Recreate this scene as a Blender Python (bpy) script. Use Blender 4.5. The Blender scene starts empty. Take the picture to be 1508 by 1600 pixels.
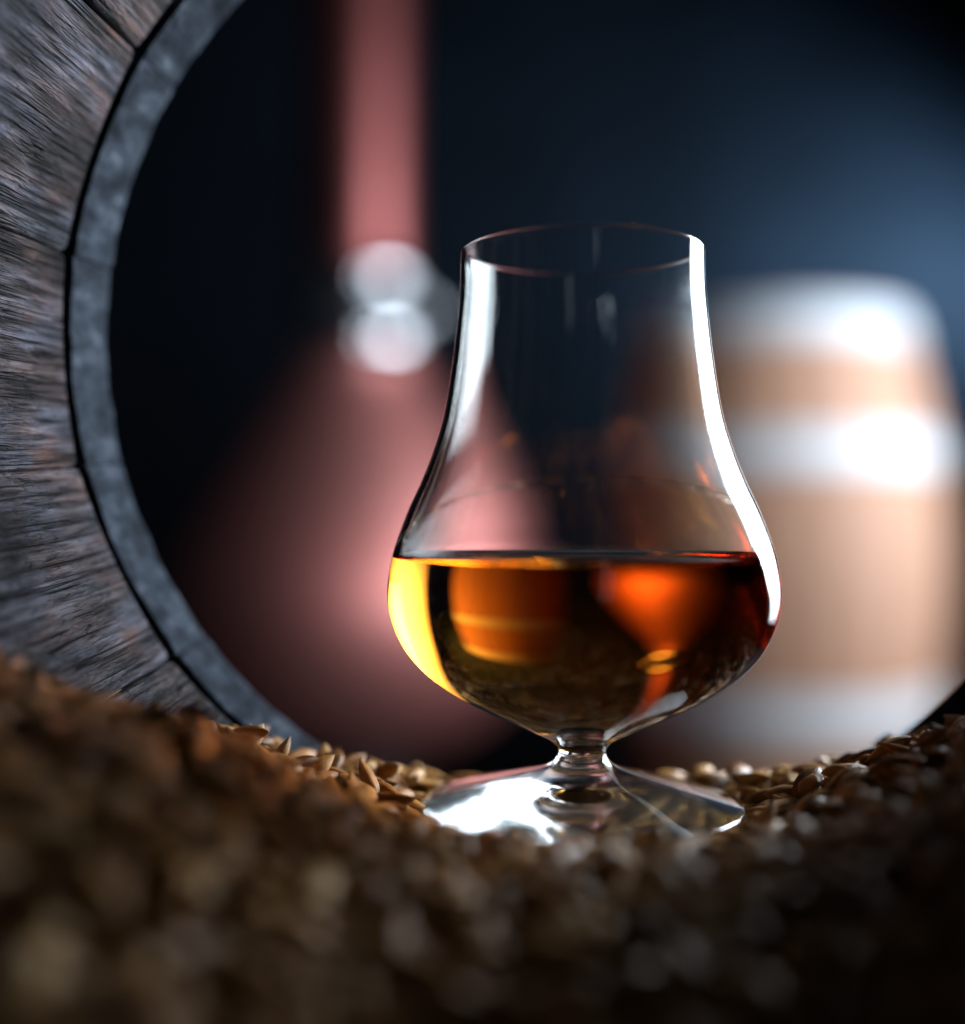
import bpy, math, random
import numpy as np
from mathutils import Vector, Matrix, noise

random.seed(7)
rng = np.random.default_rng(7)
sc = bpy.context.scene
C = sc.collection
MM = 0.001
CAMZ = 0.522          # the lens is this far above the room's floor

# ------------------------------------------------------------------ camera
cam_data = bpy.data.cameras.new("camera")
cam = bpy.data.objects.new("camera", cam_data)
C.objects.link(cam)
cam.location = (0, 0, CAMZ)
cam.rotation_euler = (math.radians(90), 0, 0)
cam_data.sensor_fit = 'HORIZONTAL'
cam_data.sensor_width = 36.0
cam_data.lens = 46.62
cam_data.clip_start = 0.005
cam_data.clip_end = 50
cam_data.dof.use_dof = True
cam_data.dof.focus_distance = 0.235
cam_data.dof.aperture_fstop = 3.0
sc.camera = cam

# ------------------------------------------------------------------ world
w = bpy.data.worlds.new("World")
sc.world = w
w.use_nodes = True
w.node_tree.nodes["Background"].inputs[0].default_value = (0.45, 0.65, 1.0, 1)
w.node_tree.nodes["Background"].inputs[1].default_value = 0.012

# ------------------------------------------------------------------ lamps
def area(name, loc, direction, sx, sy, power, col, soft=False, spread=None):
    l = bpy.data.lights.new(name, 'AREA')
    l.shape = 'RECTANGLE'
    l.size, l.size_y = sx, sy
    l.energy = power
    l.color = col
    if soft:                      # a soft box is brightest in the middle of its cloth
        l.use_nodes = True
        nt = l.node_tree
        em = nt.nodes["Emission"]
        g = nt.nodes.new("ShaderNodeNewGeometry")
        sx_ = nt.nodes.new("ShaderNodeSeparateXYZ")
        nt.links.new(g.outputs["Parametric"], sx_.inputs[0])
        prev = None
        for k in (0, 1):
            m1 = nt.nodes.new("ShaderNodeMath"); m1.operation = 'MULTIPLY'; m1.inputs[1].default_value = math.pi
            nt.links.new(sx_.outputs[k], m1.inputs[0])
            m2 = nt.nodes.new("ShaderNodeMath"); m2.operation = 'SINE'
            nt.links.new(m1.outputs[0], m2.inputs[0])
            m3 = nt.nodes.new("ShaderNodeMath"); m3.operation = 'MULTIPLY_ADD'
            m3.inputs[1].default_value = 1.1; m3.inputs[2].default_value = 0.3
            nt.links.new(m2.outputs[0], m3.inputs[0])
            if prev is None: prev = m3
            else:
                m4 = nt.nodes.new("ShaderNodeMath"); m4.operation = 'MULTIPLY'
                nt.links.new(prev.outputs[0], m4.inputs[0]); nt.links.new(m3.outputs[0], m4.inputs[1])
                nt.links.new(m4.outputs[0], em.inputs["Strength"])
    if spread: l.spread = math.radians(spread)
    o = bpy.data.objects.new(name, l)
    C.objects.link(o)
    o.location = (loc[0], loc[1], loc[2] + CAMZ)
    o.rotation_euler = Vector(direction).to_track_quat('-Z', 'Z').to_euler()
    return o

# big soft box standing in the room, right of the cask mouth
area("softbox", (1.02, 1.22, 0.36), (-1, 0, 0), 1.35, 1.40, 52, (0.80, 0.90, 1.0), True)
# smaller, stronger lamp added near the cask mouth to brighten barley, glass and wood
area("added_key_light", (0.56, 0.53, 0.20), (-1, -0.12, -0.18), 0.44, 0.62, 19, (0.80, 0.91, 1.0), True)
# weak narrow strip lamp behind the photographer
area("strip_lamp", (0.16, -0.55, 0.25), (-0.15, 1, -0.25), 0.14, 0.5, 0.05, (0.9, 0.95, 1.0))
# cool lamp washing the wall behind the barrel
area("backdrop_lamp", (1.62, 2.85, 0.55), (-0.62, 0.55, 0.08), 0.25, 0.3, 28.0, (0.42, 0.70, 1.0), False, 85)

sc.view_settings.view_transform = 'Standard'
sc.view_settings.look = 'None'
sc.view_settings.exposure = 0.0
sc.view_settings.gamma = 1.0
sc.view_settings.use_curve_mapping = False
sc.render.engine = 'CYCLES'
sc.cycles.use_denoising = True
sc.cycles.max_bounces = 24
sc.cycles.transmission_bounces = 24
sc.cycles.glossy_bounces = 12
sc.cycles.diffuse_bounces = 4
sc.cycles.transparent_max_bounces = 12
sc.cycles.sample_clamp_indirect = 6.0
sc.cycles.blur_glossy = 0.3

# ------------------------------------------------------------------ helpers
def tag(o, label=None, cat=None, group=None, kind=None):
    if label: o["label"] = label
    if cat: o["category"] = cat
    if group: o["group"] = group
    if kind: o["kind"] = kind
    return o

def empty(name, loc):
    o = bpy.data.objects.new(name, None)
    C.objects.link(o)
    o.empty_display_size = 0.02
    o.location = loc
    return o

def mesh_obj(name, verts, faces, mats, parent=None, smooth=True, fmat=None):
    me = bpy.data.meshes.new(name)
    me.from_pydata([tuple(v) for v in verts], [], [tuple(f) for f in faces])
    for m in (mats if isinstance(mats, (list, tuple)) else [mats]):
        me.materials.append(m)
    if smooth:
        me.polygons.foreach_set("use_smooth", [True] * len(me.polygons))
    if fmat is not None:
        me.polygons.foreach_set("material_index", fmat)
    me.update()
    o = bpy.data.objects.new(name, me)
    C.objects.link(o)
    if parent: o.parent = parent
    return o

class NT:
    """small node-tree writer"""
    def __init__(self, name):
        self.m = bpy.data.materials.new(name)
        self.m.use_nodes = True
        self.t = self.m.node_tree
        self.t.nodes.clear()
        self.out = self.t.nodes.new('ShaderNodeOutputMaterial')
    def n(self, typ, props=None, **ins):
        nd = self.t.nodes.new('ShaderNode' + typ)
        for k, v in (props or {}).items():
            setattr(nd, k, v)
        for k, v in ins.items():
            key = k.replace('_', ' ')
            sock = nd.inputs[int(k[1:])] if (k[0] == 'i' and k[1:].isdigit()) else nd.inputs[key]
            if isinstance(v, bpy.types.NodeSocket):
                self.t.links.new(v, sock)
            else:
                sock.default_value = v
        return nd
    def ramp(self, fac, stops):
        nd = self.t.nodes.new('ShaderNodeValToRGB')
        el = nd.color_ramp.elements
        while len(el) > len(stops): el.remove(el[-1])
        while len(el) < len(stops): el.new(0.5)
        for e, (p, c) in zip(el, stops):
            e.position = p
            e.color = c if len(c) == 4 else (*c, 1)
        self.t.links.new(fac, nd.inputs[0])
        return nd.outputs[0]
    def math(self, op, a, b=0.0, c=0.0):
        return self.n('Math', {'operation': op}, i0=a, i1=b, i2=c).outputs[0]
    def mix(self, fac, a, b, typ='MIX'):
        nd = self.t.nodes.new('ShaderNodeMix')
        nd.data_type = 'RGBA'
        nd.blend_type = typ
        for s, v in ((nd.inputs[0], fac), (nd.inputs[6], a), (nd.inputs[7], b)):
            if isinstance(v, bpy.types.NodeSocket): self.t.links.new(v, s)
            else: s.default_value = v if not isinstance(v, tuple) or len(v) == 4 else (*v, 1)
        return nd.outputs[2]
    def surf(self, sock):
        self.t.links.new(sock, self.out.inputs['Surface'])
        return self.m

def noise_tex(t, vec, scale, detail=4, rough=0.55, dist=0.0):
    return t.n('TexNoise', None, Vector=vec, Scale=scale, Detail=detail, Roughness=rough, Distortion=dist).outputs['Fac']

# ------------------------------------------------------------------ materials
def mat_glass():
    t = NT("clear_glass")
    g = t.n('BsdfGlass', None, Color=(0.985, 0.992, 0.99, 1), Roughness=0.0, IOR=1.5)
    return t.surf(g.outputs[0])

def mat_whisky():
    t = NT("amber_whisky")
    a = t.n('Attribute', {'attribute_name': 'open_surface'}).outputs['Fac']
    # against air 1.36; against the glass wall 1.36 / 1.50
    ior = t.math('ADD', 1.36 / 1.5, t.math('MULTIPLY', a, 1.36 - 1.36 / 1.5))
    g = t.n('BsdfGlass', None, Color=(1, 1, 1, 1), Roughness=0.0, IOR=ior)
    v = t.n('VolumeAbsorption', None, Color=(0.984, 0.76, 0.30, 1), Density=95.0)
    t.t.links.new(v.outputs[0], t.out.inputs['Volume'])
    return t.surf(g.outputs[0])

def mat_film():
    t = NT("thin_liquid_film")
    g = t.n('BsdfGlass', None, Color=(1, 0.97, 0.9, 1), Roughness=0.0, IOR=1.36)
    return t.surf(g.outputs[0])

def mat_stave_inside():
    """rough sawn, lightly charred inside of the staves; UV in millimetres (across, along)"""
    t = NT("charred_stave_wood")
    uv = t.n('UVMap', {'uv_map': 'UVMap'}).outputs[0]
    def mp(sx, sy):
        return t.n('Mapping', None, Vector=uv, Scale=(sx, sy, 1)).outputs[0]
    big = noise_tex(t, mp(0.05, 0.03), 1.0, 5, 0.6)
    mid = noise_tex(t, mp(0.30, 0.030), 1.0, 6, 0.65, 0.2)
    fib = noise_tex(t, mp(0.8, 0.009), 1.0, 6, 0.6, 0.08)
    dash = noise_tex(t, mp(0.75, 0.060), 1.0, 4, 0.55, 0.12)
    crk = t.math('ABSOLUTE', t.math('SUBTRACT', noise_tex(t, mp(0.30, 0.006), 1.0, 3, 0.55, 0.1), 0.5))
    crk = t.ramp(crk, [(0.0, (0,) * 3), (0.028, (1,) * 3)])
    brk = t.math('ABSOLUTE', t.math('SUBTRACT', noise_tex(t, mp(0.65, 0.085), 1.0, 2, 0.5, 0.25), 0.5))
    brk = t.ramp(brk, [(0.0, (0,) * 3), (0.05, (1,) * 3)])
    sep = t.n('SeparateXYZ', None, Vector=uv)
    along = sep.outputs[1]
    # bare wood next to the croze, more char further in
    bare = t.n('MapRange', None, Value=along, From_Min=225.0, From_Max=251.0).outputs[0]
    bare = t.math('MULTIPLY', bare, t.ramp(noise_tex(t, mp(0.06, 0.12), 1.0, 4, 0.6), [(0.3, (0.3,) * 3), (0.7, (1,) * 3)]))
    c1 = t.ramp(mid, [(0.34, (0.010, 0.006, 0.007)), (0.48, (0.060, 0.037, 0.037)), (0.64, (0.19, 0.128, 0.125))])
    c2 = t.ramp(mid, [(0.3, (0.035, 0.020, 0.017)), (0.55, (0.12, 0.070, 0.057)), (0.75, (0.21, 0.13, 0.105))])
    col = t.mix(bare, c1, c2)
    blue_sheen = t.ramp(noise_tex(t, mp(0.10, 0.035), 1.0, 5, 0.65), [(0.40, (0.15,) * 3), (0.58, (0.9,) * 3)])  # bluish sheen on the wood, painted into the colour in patches
    col = t.mix(blue_sheen, col, t.ramp(mid, [(0.34, (0.012, 0.013, 0.019)), (0.64, (0.145, 0.155, 0.205))]))
    rust = t.ramp(noise_tex(t, mp(0.11, 0.05), 1.0, 4, 0.6), [(0.55, (0,) * 3), (0.72, (0.7,) * 3)])
    col = t.mix(rust, col, (0.15, 0.062, 0.036))
    dark = t.ramp(dash, [(0.36, (0.14,) * 3), (0.52, (1,) * 3)])
    col = t.mix(1.0, col, dark, 'MULTIPLY')
    col = t.mix(0.85, col, crk, 'MULTIPLY')
    col = t.mix(0.22, col, brk, 'MULTIPLY')
    ob = t.n('ObjectInfo').outputs['Random']
    col = t.n('HueSaturation', None, Color=col, Value=t.math('ADD', 0.68, t.math('MULTIPLY', ob, 0.5))).outputs[0]
    soot = t.ramp(big, [(0.36, (0.14,) * 3), (0.56, (1,) * 3)])
    col = t.mix(1.0, col, soot, 'MULTIPLY')
    h = t.math('ADD', t.math('MULTIPLY', fib, 0.9), t.math('MULTIPLY', t.ramp(dash, [(0.3, (0,) * 3), (0.55, (1,) * 3)]), 0.5))
    h = t.math('ADD', h, t.math('MULTIPLY', crk, 0.7))
    h = t.math('ADD', h, t.math('MULTIPLY', brk, 0.15))
    h = t.math('ADD', h, t.math('MULTIPLY', mid, 1.0))
    b = t.n('Bump', None, Height=h, Distance=0.0016, Strength=1.0).outputs[0]
    rgh = t.ramp(mid, [(0.3, (0.70,) * 3), (0.75, (0.42,) * 3)])
    p = t.n('BsdfPrincipled', None, Base_Color=col, Roughness=rgh, Normal=b)
    p.inputs['Specular IOR Level'].default_value = 0.07
    return t.surf(p.outputs[0])

def mat_chime():
    t = NT("grey_weathered_chime_wood")
    uv = t.n('UVMap', {'uv_map': 'UVMap'}).outputs[0]
    def mp(sx, sy):
        return t.n('Mapping', None, Vector=uv, Scale=(sx, sy, 1)).outputs[0]
    a = noise_tex(t, mp(0.17, 0.10), 1.0, 7, 0.66)
    f = noise_tex(t, mp(1.2, 0.4), 1.0, 4, 0.6)
    col = t.ramp(a, [(0.34, (0.006, 0.008, 0.010)), (0.48, (0.016, 0.020, 0.027)), (0.60, (0.034, 0.041, 0.053)), (0.72, (0.11, 0.122, 0.142))])
    h = t.math('ADD', t.math('MULTIPLY', f, 0.4), a)
    b = t.n('Bump', None, Height=h, Distance=0.0012, Strength=0.8).outputs[0]
    p = t.n('BsdfPrincipled', None, Base_Color=col, Roughness=0.75, Normal=b)
    p.inputs['Specular IOR Level'].default_value = 0.02
    return t.surf(p.outputs[0])

def mat_grain():
    t = NT("barley_husk")
    oi = t.n('ObjectInfo').outputs['Random']
    at = t.n('Attribute', {'attribute_name': 'grain_random'}).outputs['Fac']
    r = t.math('FRACT', t.math('ADD', oi, at))
    col = t.ramp(r, [(0.0, (0.17, 0.070, 0.018)), (0.25, (0.34, 0.158, 0.043)), (0.55, (0.47, 0.245, 0.075)),
                     (0.8, (0.57, 0.33, 0.12)), (0.93, (0.64, 0.43, 0.21)), (1.0, (0.15, 0.07, 0.028))])
    tc = t.n('TexCoord').outputs['UV']
    strk = noise_tex(t, t.n('Mapping', None, Vector=tc, Scale=(18, 2.0, 1)).outputs[0], 1.0, 4, 0.6)
    blot = noise_tex(t, t.n('Mapping', None, Vector=tc, Scale=(3, 3, 1)).outputs[0], 1.0, 3, 0.6)
    col = t.mix(1.0, col, t.ramp(strk, [(0.3, (0.62, 0.55, 0.5)), (0.6, (1,) * 3)]), 'MULTIPLY')
    col = t.mix(1.0, col, t.ramp(blot, [(0.35, (0.75, 0.68, 0.62)), (0.6, (1,) * 3)]), 'MULTIPLY')
    b = t.n('Bump', None, Height=strk, Distance=0.0003, Strength=0.7).outputs[0]
    p = t.n('BsdfPrincipled', None, Base_Color=col, Roughness=0.42, Normal=b)
    p.inputs['Specular IOR Level'].default_value = 0.19
    return t.surf(p.outputs[0])

def mat_bed():
    t = NT("barley_dust")
    tc = t.n('TexCoord').outputs['Object']
    a = noise_tex(t, tc, 300.0, 4)
    p = t.n('BsdfPrincipled', None, Base_Color=t.ramp(a, [(0.3, (0.10, 0.05, 0.02)), (0.7, (0.3, 0.17, 0.07))]), Roughness=0.8)
    return t.surf(p.outputs[0])

def mat_copper(name, c0, c1, r0, r1):
    t = NT(name)
    tc = t.n('TexCoord').outputs['Object']
    a = noise_tex(t, tc, 6.0, 5)
    col = t.ramp(a, [(0.3, c0), (0.7, c1)])
    rg = t.ramp(a, [(0.3, (r0,) * 3), (0.7, (r1,) * 3)])
    b = t.n('Bump', None, Height=noise_tex(t, tc, 25.0, 3), Distance=0.004, Strength=0.3).outputs[0]
    p = t.n('BsdfPrincipled', None, Base_Color=col, Metallic=1.0, Roughness=rg, Normal=b)
    return t.surf(p.outputs[0])

def mat_steel(name, rough, c=(0.62, 0.64, 0.66), metal=1.0):
    t = NT(name)
    tc = t.n('TexCoord').outputs['Object']
    a = noise_tex(t, tc, 30.0, 4)
    col = t.ramp(a, [(0.3, tuple(x * 0.85 for x in c)), (0.7, c)])
    p = t.n('BsdfPrincipled', None, Base_Color=col, Metallic=metal, Roughness=rough)
    return t.surf(p.outputs[0])

def mat_oak():
    t = NT("oak_barrel_wood")
    tc = t.n('TexCoord').outputs['Object']
    oi = t.n('ObjectInfo').outputs['Random']
    v = t.n('Mapping', None, Vector=tc, Scale=(30, 30, 2.0)).outputs[0]
    a = noise_tex(t, v, 1.0, 5, 0.6, 0.3)
    col = t.ramp(a, [(0.25, (0.20, 0.092, 0.052)), (0.6, (0.42, 0.235, 0.155)), (0.85, (0.56, 0.36, 0.26))])
    br = t.math('ADD', 0.8, t.math('MULTIPLY', oi, 0.3))
    hv = t.n('HueSaturation', None, Color=col, Value=br).outputs[0]
    b = t.n('Bump', None, Height=a, Distance=0.002, Strength=0.5).outputs[0]
    p = t.n('BsdfPrincipled', None, Base_Color=hv, Roughness=0.6, Normal=b)
    p.inputs['Specular IOR Level'].default_value = 0.25
    return t.surf(p.outputs[0])

def mat_plain(name, c0, c1, scale, rough):
    t = NT(name)
    tc = t.n('TexCoord').outputs['Object']
    a = noise_tex(t, tc, scale, 6)
    b = t.n('Bump', None, Height=a, Distance=0.003, Strength=0.4).outputs[0]
    p = t.n('BsdfPrincipled', None, Base_Color=t.ramp(a, [(0.3, c0), (0.7, c1)]), Roughness=rough, Normal=b)
    p.inputs['Specular IOR Level'].default_value = 0.08
    return t.surf(p.outputs[0])

def mat_dusty():
    t = NT("dusty_glass_underside")
    tc = t.n('TexCoord').outputs['Object']
    a = noise_tex(t, tc, 220.0, 4)
    g = t.n('BsdfGlass', None, Color=(0.95, 0.96, 0.97, 1), Roughness=t.ramp(a, [(0.35, (0.04,) * 3), (0.7, (0.17,) * 3)]), IOR=1.5)
    return t.surf(g.outputs[0])
M_DUSTY = mat_dusty()
M_GLASS, M_WHISKY, M_FILM = mat_glass(), mat_whisky(), mat_film()
M_STAVE, M_CHIME = mat_stave_inside(), mat_chime()
M_GRAIN, M_BED = mat_grain(), mat_bed()
M_COPPER = mat_copper("copper_toned_down", (0.23, 0.066, 0.062), (0.31, 0.100, 0.093), 0.42, 0.36)  # strong light on the neck toned down in the copper's colour
M_POT = mat_copper("copper_brightened", (0.50, 0.175, 0.155), (0.64, 0.255, 0.228), 0.58, 0.50)  # same copper, lightened and warmed in colour for light on the pot
M_POLISHED = mat_steel("polished_steel", 0.05, (0.75, 0.77, 0.8))
M_HOOP = mat_steel("galvanised_hoop_steel", 0.85, (0.52, 0.55, 0.58), 0.25)
M_OAK = mat_oak()
M_WALL = mat_plain("dark_navy_wall_paint", (0.0018, 0.003, 0.0048), (0.0042, 0.0065, 0.010), 3.0, 0.75)
M_FLOOR = mat_plain("dark_concrete_floor", (0.010, 0.010, 0.011), (0.028, 0.028, 0.030), 5.0, 0.7)
M_IRON = mat_plain("black_iron", (0.012, 0.012, 0.013), (0.03, 0.03, 0.032), 12.0, 0.6)

# ------------------------------------------------------------------ setting
def slab(name, x0, x1, y0, y1, z0, z1, m):
    v = [(x, y, z) for z in (z0, z1) for y in (y0, y1) for x in (x0, x1)]
    f = [(0, 2, 3, 1), (4, 5, 7, 6), (0, 1, 5, 4), (2, 6, 7, 3), (0, 4, 6, 2), (1, 3, 7, 5)]
    return mesh_obj(name, v, f, m, smooth=False)
tag(slab("floor", -2.5, 3.0, 1.0, 3.5, -0.1, 0.0, M_FLOOR), "dark bare floor under the still and the barrel", "floor", kind="structure")
tag(slab("wall", -2.5, 3.0, 3.4, 3.5, 0.002, 3.2, M_WALL), "dark navy wall behind the still and the barrel", "wall", kind="structure")

# ------------------------------------------------------------------ lathe
def catmull(pts, sub):
    p = [np.array(q, float) for q in pts]
    out = []
    for i in range(len(p) - 1):
        p0 = p[i - 1] if i > 0 else 2 * p[0] - p[1]
        p1, p2 = p[i], p[i + 1]
        p3 = p[i + 2] if i + 2 < len(p) else 2 * p[-1] - p[-2]
        # centripetal parametrisation
        def tj(ti, a, b): return ti + max(np.linalg.norm(b - a), 1e-9) ** 0.5
        t0 = 0.0; t1 = tj(t0, p0, p1); t2 = tj(t1, p1, p2); t3 = tj(t2, p2, p3)
        for k in range(sub):
            t = t1 + (t2 - t1) * k / sub
            a1 = (t1 - t) / (t1 - t0) * p0 + (t - t0) / (t1 - t0) * p1
            a2 = (t2 - t) / (t2 - t1) * p1 + (t - t1) / (t2 - t1) * p2
            a3 = (t3 - t) / (t3 - t2) * p2 + (t - t2) / (t3 - t2) * p3
            b1 = (t2 - t) / (t2 - t0) * a1 + (t - t0) / (t2 - t0) * a2
            b2 = (t3 - t) / (t3 - t1) * a2 + (t - t1) / (t3 - t1) * a3
            out.append((t2 - t) / (t2 - t1) * b1 + (t - t1) / (t2 - t1) * b2)
    out.append(p[-1])
    return out

def lathe(prof, seg, flip=False):
    """prof: list of (r, z) walked so that the solid is on the right; r==0 closes to a pole"""
    verts, faces, rings = [], [], []
    for r, z in prof:
        if r < 1e-7:
            rings.append([len(verts)]); verts.append((0, 0, z))
        else:
            s = len(verts)
            for k in range(seg):
                a = 2 * math.pi * k / seg
                verts.append((r * math.cos(a), r * math.sin(a), z))
            rings.append(list(range(s, s + seg)))
    for A, B in zip(rings, rings[1:]):
        for k in range(seg):
            k2 = (k + 1) % seg
            if len(A) == 1 and len(B) == 1: continue
            if len(A) == 1: f = (A[0], B[k], B[k2])
            elif len(B) == 1: f = (A[k], B[0], A[k2])
            else: f = (A[k], B[k], B[k2], A[k2])
            faces.append(f[::-1] if flip else f)
    return verts, faces

# ------------------------------------------------------------------ tasting glass
S = 8.12
def P(y, hw): return (hw / S, (800 - y) / S)
GX, GY = 19.2 * MM, 240.5 * MM
FOOT_Z = -57.1
outer_pts = [P(396, 189.5), P(450, 191), P(505, 195.5), P(565, 202.5), P(650, 216.5), P(700, 231), P(750, 250), P(800, 272.5),
             P(850, 291), P(890, 300.5), P(930, 304), P(970, 297), P(1010, 279), P(1045, 250), P(1080, 204), P(1108, 152), P(1129, 108),
             P(1145, 74), P(1157, 50), P(1166, 40), P(1174, 37), P(1184, 40.5), P(1194, 50), P(1204, 73), P(1220, 130), P(1236, 190), P(1248.5, 238), P(1252, 249)]
bottom_pts = [P(1255, 251.5), (250.5 / S, -56.8), (246 / S, FOOT_Z), (225 / S, -57.0), (180 / S, -56.5), (110 / S, -55.8), (50 / S, -55.4), (0.0, -55.3)]
inner_pts = [P(396, 182.5), P(450, 183.5), P(505, 188), P(565, 194.5), P(650, 208), P(700, 222), P(750, 240.5), P(800, 262.5),
             P(848, 280.5)]
CONTACT = P(866, 285.5)                       # where the whisky meets the wall
wet_pts = [CONTACT, P(900, 292), P(930, 294), P(970, 286.5), P(1008, 268), P(1040, 240), P(1066, 202), P(1085, 152), P(1097, 95), P(1103, 45), (0.0, (800 - 1105) / S)]
full_inner = catmull(inner_pts + wet_pts, 6)
ci = min(range(len(full_inner)), key=lambda i: np.hypot(*(full_inner[i] - np.array(CONTACT))))
dry = full_inner[:ci + 1]
wet = full_inner[ci:]
outer = catmull(outer_pts, 6)
bottom = catmull([outer_pts[-1]] + bottom_pts, 5)
rim = [((186 + 3.5 * math.cos(a)) / S, (800 - 396 + 3.5 * math.sin(a)) / S) for a in np.linspace(math.pi, 0, 9)]
# walk: wet contact -> up the inside -> rim -> down the outside -> foot -> underside
whole = [tuple(p) for p in dry[::-1]] + rim[1:-1] + [tuple(p) for p in outer] + [tuple(p) for p in bottom[1:]]
SEG = 160
zs = (800 - 1157) / S
zf = (800 - 1196) / S
i_bowl = next(i for i in range(len(dry) + 20, len(whole)) if whole[i][1] <= zs)
i_stem = next(i for i in range(i_bowl, len(whole)) if whole[i][1] <= zf)

glass = empty("tasting_glass", (GX, GY, CAMZ + FOOT_Z * MM))
tag(glass, "clear tulip-shaped tasting glass on a short stem, standing on the barley", "glass")
# profile normals
pw = np.array(whole)
tg = np.gradient(pw, axis=0)
tg /= np.maximum(np.linalg.norm(tg, axis=1, keepdims=True), 1e-9)
pn = np.stack([-tg[:, 1], tg[:, 0]], 1)       # left of the walking direction

def glass_piece(name, a, b):
    prof = [(whole[i][0] * MM, (whole[i][1] - FOOT_Z) * MM) for i in range(a, b + 1)]
    v, f = lathe(prof, SEG, flip=False)
    o = mesh_obj(name, v, f, M_GLASS, glass)
    nr = []
    for i in range(a, b + 1):
        if whole[i][0] < 1e-6: nr.append((0, 0, -1)); continue
        for k in range(SEG):
            an = 2 * math.pi * k / SEG
            nr.append((pn[i, 0] * math.cos(an), pn[i, 0] * math.sin(an), pn[i, 1]))
    me = o.data
    # make the stored normal agree with the face winding
    f0 = me.polygons[len(me.polygons) // 2]
    s = Vector(nr[f0.vertices[0]]).dot(f0.normal)
    if s < 0: nr = [tuple(-c for c in q) for q in nr]
    me.normals_split_custom_set_from_vertices(nr)
    return o
glass_piece("bowl", 0, i_bowl)
glass_piece("stem", i_bowl, i_stem)
foot = glass_piece("foot", i_stem, len(whole) - 1)
foot.data.materials.append(M_DUSTY)
i_under = (len(whole) - len(bottom)) + 3 * 5 - i_stem          # profile steps before the underside
mi = [0 if k // SEG < i_under else 1 for k in range(len(foot.data.polygons))]
foot.data.polygons.foreach_set("material_index", mi)

# ------------------------------------------------------------------ whisky
def build_whisky():
    side = [(p[0] * MM, (p[1] - FOOT_Z) * MM) for p in [tuple(q) for q in wet]]
    side[0] = (dry[-1][0] * MM, (dry[-1][1] - FOOT_Z) * MM)
    R0, Z0 = side[0]
    zl = Z0 - 1.35 * MM
    top = []
    for r in [R0 - x * MM for x in (0, 0.12, 0.3, 0.55, 0.9, 1.3, 1.8, 2.4, 3.2, 4.5, 7)] + [R0 * 0.6, R0 * 0.3, 0.0]:
        top.append((max(r, 0.0), zl + 1.35 * MM * math.exp(-(R0 - r) / (0.85 * MM))))
    v1, f1 = lathe(side, SEG)            # outer side
    v2, f2 = lathe(top, SEG)
    n1 = len(v1)
    verts = v1 + v2
    faces = f1 + [tuple(i + n1 for i in f) for f in f2]
    o = mesh_obj("whisky", verts, faces, M_WHISKY)
    me = o.data
    # orientation: side outward, surface upward
    def orient(rng_, test):
        bad = [i for i in rng_ if not test(me.polygons[i])]
        return bad
    mid = len(f1) // 3
    pside = me.polygons[mid]
    flip_side = Vector((pside.center.x, pside.center.y, 0)).dot(pside.normal) < 0
    ptop = me.polygons[len(faces) - 1]
    flip_top = ptop.normal.z < 0
    faces = [f[::-1] if flip_side else f for f in f1] + [tuple(i + n1 for i in (f[::-1] if flip_top else f)) for f in f2]
    bpy.data.objects.remove(o); bpy.data.meshes.remove(me)
    o = mesh_obj("whisky", verts, faces, M_WHISKY)
    at = o.data.attributes.new("open_surface", 'FLOAT', 'FACE')
    at.data.foreach_set("value", [0.0] * len(f1) + [1.0] * len(f2))
    o.location = glass.location
    return o
whisky = build_whisky()
tag(whisky, "amber whisky half filling the bowl of the tasting glass", "whisky")

# edge of the film the swirled whisky left on the wall, a thin bead high in the middle
def inner_r(z):
    zz = [p[1] for p in dry][::-1]; rr = [p[0] for p in dry][::-1]
    return float(np.interp(z, zz, rr))
def bead():
    path = []
    for k in range(91):
        a = math.radians(-172 + 164 * k / 90)      # front half of the wall
        u = (k / 90 - 0.5) * 2
        y = 757 + 92 * abs(u) ** 2.3 + 2.0 * math.sin(k * 0.55) * abs(u) + 1.2 * math.sin(k * 1.7)
        z = (800 - y) / S
        r = inner_r(z) - 0.02
        path.append(Vector((r * math.cos(a), r * math.sin(a), z)))
    verts, faces = [], []
    n = 6
    for i, p in enumerate(path):
        t = (path[min(i + 1, 90)] - path[max(i - 1, 0)]).normalized()
        s = Vector((p.x, p.y, 0)).normalized()
        b = t.cross(s).normalized()
        e = min(i, 90 - i) / 6
        th = 0.25 * min(1, 0.15 + e) * (0.8 + 0.3 * math.sin(i * 0.9))
        for k in range(n):
            an = 2 * math.pi * k / n
            q = p + (s * math.cos(an) * 0.5 + b * math.sin(an)) * th
            verts.append((q.x * MM, q.y * MM, (q.z - FOOT_Z) * MM))
    for i in range(90):
        for k in range(n):
            faces.append((i * n + k, i * n + (k + 1) % n, (i + 1) * n + (k + 1) % n, (i + 1) * n + k))
    faces.append(tuple(range(n))[::-1]); faces.append(tuple(range(90 * n, 91 * n)))
    return mesh_obj("film_edge", verts, faces, M_FILM, whisky)
bead()
def droplet(deg, y, w, h):
    a = math.radians(deg); z = (800 - y) / S; r = inner_r(z) - 0.05
    v, f = lathe([(0.0, h * 1.5)] + [(w * math.cos(t), h * math.sin(t)) for t in np.linspace(0.9, -1.2, 7)] + [(0.0, -h)], 10, flip=False)
    v = [(q[0] * 0.5, q[1], q[2]) for q in v]
    o = mesh_obj("droplet", [tuple(c * MM for c in q) for q in v], f, M_FILM, whisky)
    dr = (inner_r(z + 0.5) - inner_r(z - 0.5))
    o.rotation_euler = (0, math.atan(dr), a)
    o.location = (r * math.cos(a) * MM, r * math.sin(a) * MM, (z - FOOT_Z) * MM)
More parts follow.
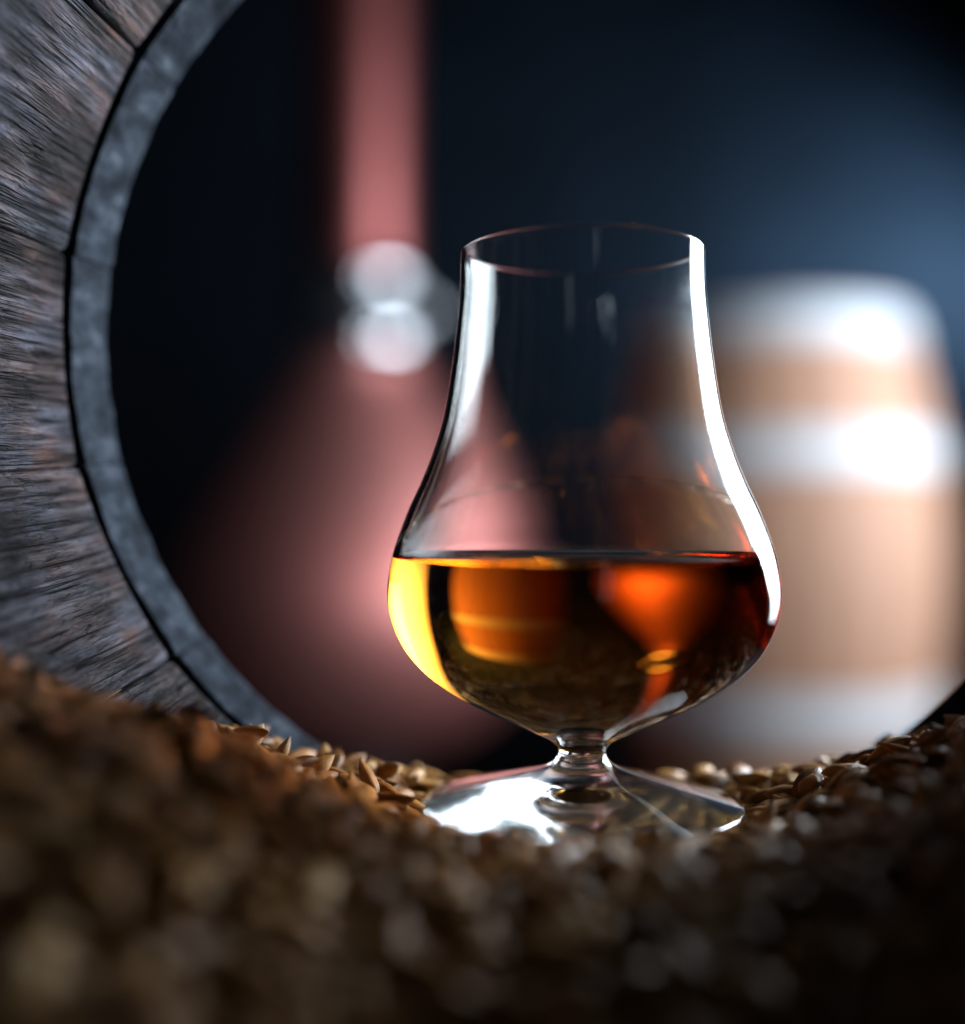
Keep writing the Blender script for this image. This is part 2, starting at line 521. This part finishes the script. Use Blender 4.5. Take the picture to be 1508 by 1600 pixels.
for dg, y, w_, h_ in ((-158, 818, .32, .7), (-152, 834, .26, .9), (-163, 842, .3, .6), (-147, 852, .22, .8), (-140, 826, .2, .5), (-37, 832, .25, .7), (-30, 846, .2, .6)):
    droplet(dg, y, w_, h_)

# ------------------------------------------------------------------ the cask the camera looks out of
AX, AZ = 25.7, 37.3                    # axis of the cask from the lens, mm
D_END, D_MID, HALF = 270.0, 80.0, 190.0
def cask_r(d): return 107.0 + 29.0 * (1 - ((d - D_MID) / HALF) ** 2)
CG0, CG1 = 254.2, 256.8                # croze groove
cask = empty("oak_cask", (AX * MM, D_MID * MM, CAMZ + AZ * MM))
tag(cask, "small oak cask lying on its side, seen from inside through its open end", "cask")
N_ST = 16
STEP = 2 * math.pi / N_ST
def build_stave(idx, fine):
    # angle measured from the left (-x) going up; joints seen at 8, -14.5, -37 and 30.5 degrees
    a0 = math.radians(8.0) + idx * STEP
    a1 = a0 + STEP
    gap = 0.16 / 112
    seed = idx * 13.7
    if fine:
        dd = list(np.arange(-110, 180, 20)) + list(np.arange(180, CG0, 0.75)) + [CG0]
        na = 84
    else:
        dd = list(np.arange(-110, CG0, 15)) + [CG0]
        na = 10
    # (d, R offset, slot)
    inner = [(d, cask_r(d), 0) for d in dd]
    groove = [(CG0 + 0.15, cask_r(CG0) + 3.6, 1), (CG1 - 0.15, cask_r(CG1) + 3.6, 1)]
    cd = list(np.linspace(CG1, D_END - 1.6, 20 if fine else 4))
    chime = [(d, cask_r(d) - 0.5 - 0.006 * (d - CG1), 1) for d in cd]
    end = [(D_END - 0.7, cask_r(D_END) - 0.2, 1), (D_END, cask_r(D_END) + 0.9, 1), (D_END + 0.2, cask_r(D_END) + 5, 1), (D_END, cask_r(D_END) + 13, 1)]
    back = [(d, cask_r(d) + 14, 1) for d in (250, 200, 140, 80, 20, -50, -110)]
    prof = inner + groove + chime + end + back
    np_ = len(prof)
    verts, uvs, faces, fm = [], [], [], []
    for j in range(na + 1):
        u = j / na
        a = a0 + gap + (a1 - a0 - 2 * gap) * u
        edge = min(u, 1 - u) * (a1 - a0) * 110          # mm from the joint
        rnd = 1.1 * math.exp(-edge / 0.45) if fine else 0.0
        # each stave is a little flat, not a perfect arc
        flat = 0.9 * (1 - (2 * u - 1) ** 2)
        for i, (d, R, slot) in enumerate(prof):
            r = R - flat * (0.6 if slot == 0 else 0.06)
            if i < len(inner) + 2 + len(chime) + 1:
                r += rnd * (1.0 if slot == 0 else 0.22)
            if fine and slot == 0 and d > 175:
                s = a * 112
                fade = min(1.0, (CG0 - d) / 6.0)
                n1 = noise.noise((s * 0.7, d * 0.012, seed))
                n2 = noise.noise((s * 1.2, d * 0.07, seed + 5))
                n3 = noise.noise((s * 0.12, d * 0.06, seed + 9))
                n4 = noise.noise((s * 0.5, d * 0.16, seed + 3))
                r += fade * (0.34 * n1 + 0.26 * n2 + 0.4 * n3 + 0.18 * n4)
                if n3 > 0.28: r += fade * (n3 - 0.28) * 4.0 * (0.6 + n4)
            elif fine and slot == 1 and CG1 - 0.01 <= d < D_END:
                s = a * 108
                r += 0.35 * noise.noise((s * 0.16, d * 0.12, seed + 20)) + 0.10 * noise.noise((s * 0.9, d * 0.5, seed + 2))
            verts.append((-r * math.cos(a) * MM, (d - D_MID) * MM, r * math.sin(a) * MM))
            uvs.append((a * 112 + idx * 7.3, d + (0 if slot == 0 else 0)))
    for j in range(na):
        for i in range(np_ - 1):
            faces.append((j * np_ + i, j * np_ + i + 1, (j + 1) * np_ + i + 1, (j + 1) * np_ + i))
            fm.append(0 if (i + 1 < len(inner)) else 1)
        faces.append((j * np_ + np_ - 1, j * np_, (j + 1) * np_, (j + 1) * np_ + np_ - 1)); fm.append(1)
    # joint faces: ladder between inside and back along the length
    nb = len(back)
    for j, fl in ((0, True), (na, False)):
        f = tuple(j * np_ + i for i in range(np_))
        faces.append(f if not fl else f[::-1]); fm.append(0)
    o = mesh_obj("stave", verts, faces, [M_STAVE, M_CHIME], cask, smooth=True, fmat=fm)
    me = o.data
    uvl = me.uv_layers.new(name="UVMap")
    li = np.zeros(len(me.loops), dtype=np.int32)
    me.loops.foreach_get("vertex_index", li)
    uvl.data.foreach_set("uv", np.array(uvs, dtype=np.float32)[li].ravel())
    import bmesh
    bm = bmesh.new(); bm.from_mesh(me)
    bmesh.ops.recalc_face_normals(bm, faces=bm.faces)
    for e in bm.edges:
        if len(e.link_faces) == 2 and e.calc_face_angle(0) > 0.9: e.smooth = False
    bm.to_mesh(me); bm.free()
    return o
for i in range(N_ST):
    fine = i in (0, 1, 2, 15, 14, 13)
    build_stave(i, fine)

# ------------------------------------------------------------------ barley
zc_d = [0, 60, 100, 125, 150, 172, 184, 196, 212, 260, 270, 276]
zc_z = [-88, -86, -81, -66, -56.0, -51.8, -51.8, -53.8, -56.8, -57.5, -59.5, -64]
def barley_h(x, d):
    zc = np.interp(d, zc_d, zc_z)
    kl = np.interp(d, [0, 120, 165, 200, 255, 268], [0.7, 0.85, 1.0, 1.0, 0.5, 0.3])
    kr = np.interp(d, [0, 120, 220, 255, 268], [0.8, 0.9, 1.1, 0.5, 0.3])
    left = (0.0425 * np.clip(-x, 0, 45) ** 1.6 + 0.26 * np.maximum(0, -x - 45)) * kl
    right = 0.036 * np.maximum(0, x - 40) ** 1.6 * kr
    return zc + left + right
def wall_z(x, d):
    R = 107.0 + 29.0 * (1 - ((d - D_MID) / HALF) ** 2)
    return AZ - np.sqrt(np.maximum(R * R - (x - AX) ** 2, 1.0))

def kernel(na, nl, seed):
    """one barley kernel 1 unit long along x: spindle with a belly crease and ribs"""
    r_ = random.Random(seed)
    verts, uvs, faces = [], [], []
    bend = r_.uniform(-0.05, 0.07)
    fat = r_.uniform(0.92, 1.1)
    for i in range(nl + 1):
        t = i / nl
        s = 0.5 - 0.5 * math.cos(math.pi * t)
        x = s - 0.5
        prof = (math.sin(math.pi * min(max(s, 0.0), 1.0) ** 0.85)) ** 0.82
        if i == 0: prof = 0.09
        if i == nl: prof = 0.05
        for k in range(na):
            a = 2 * math.pi * k / na
            rib = 1 + 0.085 * math.cos(5 * a + 0.6)
            y = 0.195 * fat * prof * rib * math.cos(a)
            z = 0.138 * fat * prof * rib * math.sin(a)
            da = (a - 1.5 * math.pi)
            z += 0.105 * prof * math.exp(-(da / 0.36) ** 2)
            z += bend * (1 - (2 * s - 1) ** 2)
            verts.append((x, y, z))
            uvs.append((k / na if k < na else 1.0, s))
    for i in range(nl):
        for k in range(na):
            k2 = (k + 1) % na
            faces.append((i * na + k, (i + 1) * na + k, (i + 1) * na + k2, i * na + k2))
    faces.append(tuple(range(na)))
    faces.append(tuple(range(nl * na, (nl + 1) * na))[::-1])
    return np.array(verts), faces, uvs

def scatter():
    out = []
    for layer, (dz, sp) in enumerate([(0.6, 4.0), (-1.5, 4.3), (-4.2, 5.0)]):
        xs = np.arange(-110, 150, sp); ds = np.arange(45, 276, sp)
        X, D = np.meshgrid(xs, ds)
        X = X + rng.uniform(-0.5, 0.5, X.shape) * sp; D = D + rng.uniform(-0.5, 0.5, D.shape) * sp
        X, D = X.ravel(), D.ravel()
        H = barley_h(X, D)
        keep = (H > wall_z(X, D) + 1.0) & (D < 271)
        X, D, H = X[keep], D[keep], H[keep]
        Z = H + dz + rng.normal(0, 1.1, X.shape)
        rf = np.hypot(X - 19.2, D - 240.5)
        under = rf < 36
        cap = np.where(rf < 30.0, FOOT_Z - 1.9, FOOT_Z - 1.9 + (rf - 30.0) * 0.7)
        Z = np.where(under, np.minimum(Z, cap), Z)
        if layer == 2:
            pass
        for x, d, z, r in zip(X, D, Z, rf):
            out.append((x, d, z, layer, r))
    return out
spots = scatter()
n = len(spots)
mats = np.zeros((n, 3, 3)); locs = np.zeros((n, 3)); lens = np.zeros(n)
for i, (x, d, z, layer, rf) in enumerate(spots):
    e = 1.0
    gx = (barley_h(x + e, d) - barley_h(x - e, d)) / 2; gd = (barley_h(x, d + e) - barley_h(x, d - e)) / 2
    nrm = Vector((-gx, -gd, 1)).normalized()
    tilt = 0.5 if rf > 38 else 0.05
    nrm = (nrm + Vector((rng.normal(0, tilt), rng.normal(0, tilt), 0))).normalized()
    yaw = rng.uniform(0, 2 * math.pi)
    t = Vector((math.cos(yaw), math.sin(yaw), 0)); t = (t - nrm * t.dot(nrm)).normalized()
    b = nrm.cross(t)
    if rng.random() < 0.3: b, nrm = -b, -nrm
    L = min(max(rng.normal(9.3, 1.5), 5.5), 12.5); W = L * rng.uniform(0.88, 1.12)
    mats[i] = np.array([[t.x * L, b.x * W, nrm.x * W], [t.y * L, b.y * W, nrm.y * W], [t.z * L, b.z * W, nrm.z * W]])
    locs[i] = (x, d, z); lens[i] = L

# which ones show largest from the lens: paint them far to near into a small buffer
F = 1953.0 / 4
buf = -np.ones((400, 377), dtype=np.int32)
for i in np.argsort(-locs[:, 1]):
    x, d, z = locs[i]
    cx, cy = 188.5 + F * x / d, 200 - F * z / d
    ax = mats[i][:, 0] * 0.5
    px, py = F * (x + ax[0]) / (d + ax[1]) - F * x / d, -F * (z + ax[2]) / (d + ax[1]) + F * z / d
    hw = F * 1.75 / d
    hl = max(math.hypot(px, py), hw)
    ux, uy = (px / (math.hypot(px, py) + 1e-9), py / (math.hypot(px, py) + 1e-9))
    x0, x1 = max(0, int(cx - hl - 1)), min(376, int(cx + hl + 2)); y0, y1 = max(0, int(cy - hl - 1)), min(399, int(cy + hl + 2))
    if x0 >= x1 or y0 >= y1: continue
    yy, xx = np.mgrid[y0:y1, x0:x1]
    q = ((xx - cx) * ux + (yy - cy) * uy) / hl; p = (-(xx - cx) * uy + (yy - cy) * ux) / hw
    buf[y0:y1, x0:x1][q * q + p * p < 1] = i
ids, cnt = np.unique(buf[buf >= 0], return_counts=True)
cnt = cnt * np.where(locs[ids, 1] > 215, 2.5, 1.0)      # the sharp ones can be told apart at a smaller size
order = ids[np.argsort(-cnt)]
single = set(int(k) for k in order[:300])

hi = []
for s in range(6):
    v, f, uv = kernel(16, 14, 100 + s)
    me = bpy.data.meshes.new("barley_grain")
    me.from_pydata([tuple(q) for q in v], [], f)
    me.polygons.foreach_set("use_smooth", [True] * len(me.polygons))
    ul = me.uv_layers.new(name="UVMap")
    for lp in me.loops: ul.data[lp.index].uv = uv[lp.vertex_index]
    me.materials.append(M_GRAIN)
    hi.append(me)
def grain_label(x, d, rf):
    if d > 222 and x < 0: return "barley grain in the pale heap left of the glass foot", "barley grains left of the glass foot"
    if d > 222 and x > 45: return "barley grain in the heap right of the glass foot", "barley grains right of the glass foot"
    if d > 198: return "barley grain lying against the front of the glass foot", "barley grains at the glass foot"
    if x < -24: return "out of focus barley grain on the slope below the left cask wall", "blurred barley grains on the left slope"
    if x > 34: return "out of focus dark barley grain in the lower right foreground", "blurred barley grains on the right"
    return "out of focus barley grain in the foreground hollow before the glass", "blurred barley grains in front of the glass"
for i in sorted(single):
    o = bpy.data.objects.new("barley_grain", hi[i % 6])
    C.objects.link(o)
    m = Matrix([list(mats[i][r] * MM) + [locs[i][r] * MM + (CAMZ if r == 2 else 0)] for r in range(3)] + [[0, 0, 0, 1]])
    o.matrix_world = m
    lb, gr = grain_label(locs[i][0], locs[i][1], spots[i][4])
    tag(o, lb, "barley grain", gr)

def heap():
    V, Fc, U, G = [], [], [], []
    base = 0
    lib = {True: [kernel(10, 9, 40 + s) for s in range(4)], False: [kernel(7, 6, 60 + s) for s in range(3)]}
    for i in range(n):
        if i in single: continue
        fine = locs[i][1] > 185 and spots[i][3] < 2
        L = lib[fine]
        v, f, uv = L[i % len(L)]
        vv = v @ mats[i].T + locs[i]
        V.append(vv); U.extend(uv); G.append(np.full(len(v), rng.random()))
        Fc.extend([tuple(a + base for a in q) for q in f]); base += len(v)
    # the mass underneath
    xs = np.arange(-112, 152, 6.0); ds = np.arange(-105, 268, 6.0)
    nx = len(xs); b0 = base
    for d in ds:
        R = math.sqrt(1)
        row = []
        for x in xs:
            z = max(float(barley_h(x, d)) - 4.5, -1e3)
            rf = math.hypot(x - 19.2, d - 240.5)
            if rf < 40: z = min(z, FOOT_Z - 5)
            zw = float(wall_z(x, d))
            row.append((x, d, max(z, zw - 3)))
        V.append(np.array(row)); U.extend([(0, 0)] * nx); G.append(np.zeros(nx))
    nfg = len(Fc)
    for j in range(len(ds) - 1):
        for k in range(nx - 1):
            cxs = xs[k]; R = cask_r(ds[j])
            if abs(xs[k] - AX) > R or abs(xs[k + 1] - AX) > R: continue
            a = b0 + j * nx + k
            if V and max(float(barley_h(xs[k], ds[j])), float(barley_h(xs[k + 1], ds[j]))) - 4.5 < min(float(wall_z(xs[k], ds[j])), float(wall_z(xs[k + 1], ds[j]))) - 6: continue
            Fc.append((a, a + 1, a + nx + 1, a + nx))
    V = np.concatenate(V) * MM; V[:, 2] += CAMZ
    me = bpy.data.meshes.new("barley_heap")
    me.from_pydata(V.tolist(), [], Fc)
    me.materials.append(M_GRAIN); me.materials.append(M_BED)
    me.polygons.foreach_set("use_smooth", [True] * len(me.polygons))
    me.polygons.foreach_set("material_index", [0] * nfg + [1] * (len(Fc) - nfg))
    ul = me.uv_layers.new(name="UVMap")
    li = np.zeros(len(me.loops), dtype=np.int32); me.loops.foreach_get("vertex_index", li)
    ul.data.foreach_set("uv", np.array(U, dtype=np.float32)[li].ravel())
    at = me.attributes.new("grain_random", 'FLOAT', 'POINT')
    at.data.foreach_set("value", np.concatenate(G).astype(np.float32))
    o = bpy.data.objects.new("barley_heap", me)
    C.objects.link(o)
    return o
tag(heap(), "heap of brown malted barley filling the bottom of the cask", "barley", kind="stuff")

# ------------------------------------------------------------------ copper pot still
D_BG = 2.0
px = D_BG / 1953.0
def bg(y): return CAMZ + (800 - y) * px
still = empty("pot_still", ((558 - 754) * px, D_BG, 0))
tag(still, "copper pot still with a tall neck and bright steel collar, left behind the glass", "pot still")
def part(name, prof, m, parent, seg=64, loc=(0, 0, 0)):
    v, f = lathe(prof, seg)
    o = mesh_obj(name, v, f, m, parent)
    import bmesh
    bm = bmesh.new(); bm.from_mesh(o.data)
    bmesh.ops.recalc_face_normals(bm, faces=bm.faces)
    for e in bm.edges:
        if len(e.link_faces) == 2 and e.calc_face_angle(0) > 0.7: e.smooth = False
    bm.to_mesh(o.data); bm.free()
    o.location = loc
    return o
def sp(y, hw): return (hw * px, bg(y))
pot = [tuple(q) for q in catmull([sp(558, 92), sp(600, 112), sp(680, 168), sp(780, 235), sp(860, 276), sp(920, 292), sp(980, 288), sp(1050, 262), sp(1110, 215), sp(1150, 150), sp(1165, 100)], 5)]
part("pot", [(0, bg(558))] + pot + [(0, bg(1165))], M_POT, still)
part("neck", [(0, bg(-420))] + [tuple(q) for q in catmull([sp(-420, 50), sp(-405, 70), sp(-300, 80), sp(0, 80), sp(300, 80), sp(446, 82)], 5)] + [(0, bg(446))], M_COPPER, still)
def ring(name, y, r, tube, m):
    pr = [((r + tube * math.cos(a)) * px, bg(y) + tube * px * math.sin(a)) for a in np.linspace(math.pi / 2, -math.pi / 2, 15)]
    return part(name, [(0, bg(y) + tube * px)] + pr + [(0, bg(y) - tube * px)], m, still)
ring("collar", 448, 82, 26, M_POLISHED)
ring("collar", 540, 88, 32, M_POLISHED)
part("gasket", [(0, bg(464)), (84 * px, bg(464)), (90 * px, bg(526)), (0, bg(526))], M_IRON, still)
for a in [math.radians(q) for q in (-15, 45, 105, 165)]:
    part("bolt", [(0, bg(468)), (8 * px, bg(470)), (12 * px, bg(478)), (12 * px, bg(500)), (8 * px, bg(508)), (0, bg(510))], M_POLISHED, still, 16, (108 * px * math.cos(a), 108 * px * math.sin(a), 0))
part("stand", [(0, bg(1160)), (95 * px, bg(1160)), (80 * px, bg(1180)), (80 * px, 0.03), (150 * px, 0.02), (150 * px, 0), (0, 0)], M_IRON, still, 40)

# ------------------------------------------------------------------ standing barrel
barrel = empty("standing_barrel", ((1222 - 754) * px, D_BG, 0))
tag(barrel, "upright oak barrel with pale metal hoops, blurred right behind the glass", "barrel")
BH = 0.828
def brl(z): return 0.186 + 0.062 * (1 - ((z - BH / 2) / (BH / 2)) ** 2)
NB = 24
def barrel_stave():
    zs_ = np.linspace(0, BH, 25)
    verts, faces = [], []
    st = 2 * math.pi / NB
    na = 4
    prof = [(brl(z), z) for z in zs_] + [(brl(z) - 0.026, z) for z in zs_[::-1]]
    m_ = len(prof)
    for j in range(na + 1):
        a = -st / 2 + 0.004 + (st - 0.008) * j / na
        for r, z in prof:
            verts.append((r * math.cos(a), r * math.sin(a), z))
    for j in range(na):
        for i in range(m_):
            i2 = (i + 1) % m_
            faces.append((j * m_ + i, (j + 1) * m_ + i, (j + 1) * m_ + i2, j * m_ + i2))
    faces.append(tuple(range(m_))); faces.append(tuple(range(na * m_, (na + 1) * m_))[::-1])
    o = mesh_obj("stave", verts, faces, M_OAK, barrel)
    import bmesh
    bm = bmesh.new(); bm.from_mesh(o.data); bmesh.ops.recalc_face_normals(bm, faces=bm.faces)
    for e in bm.edges:
        if len(e.link_faces) == 2 and e.calc_face_angle(0) > 0.7: e.smooth = False
    bm.to_mesh(o.data); bm.free()
    return o
s0 = barrel_stave()
for k in range(1, NB):
    c = s0.copy(); C.objects.link(c); c.parent = barrel; c.rotation_euler = (0, 0, 2 * math.pi * k / NB)
part("barrel_head", [(0, BH - 0.028), (0.164, BH - 0.028), (0.164, BH - 0.05), (0, BH - 0.05)], M_OAK, barrel)
def hoop(z0, z1):
    zz = np.linspace(z0, z1, 5)
    pr = [(brl(z) + 0.0045, z) for z in zz[::-1]] + [(brl(z) - 0.001, z) for z in zz]
    pr.append(pr[0])
    part("hoop", pr, M_HOOP, barrel, 96)
for z0, z1 in ((BH - 0.054, BH - 0.004), (0.585, 0.637), (0.205, 0.257), (0.004, 0.054)):
    hoop(z0, z1)
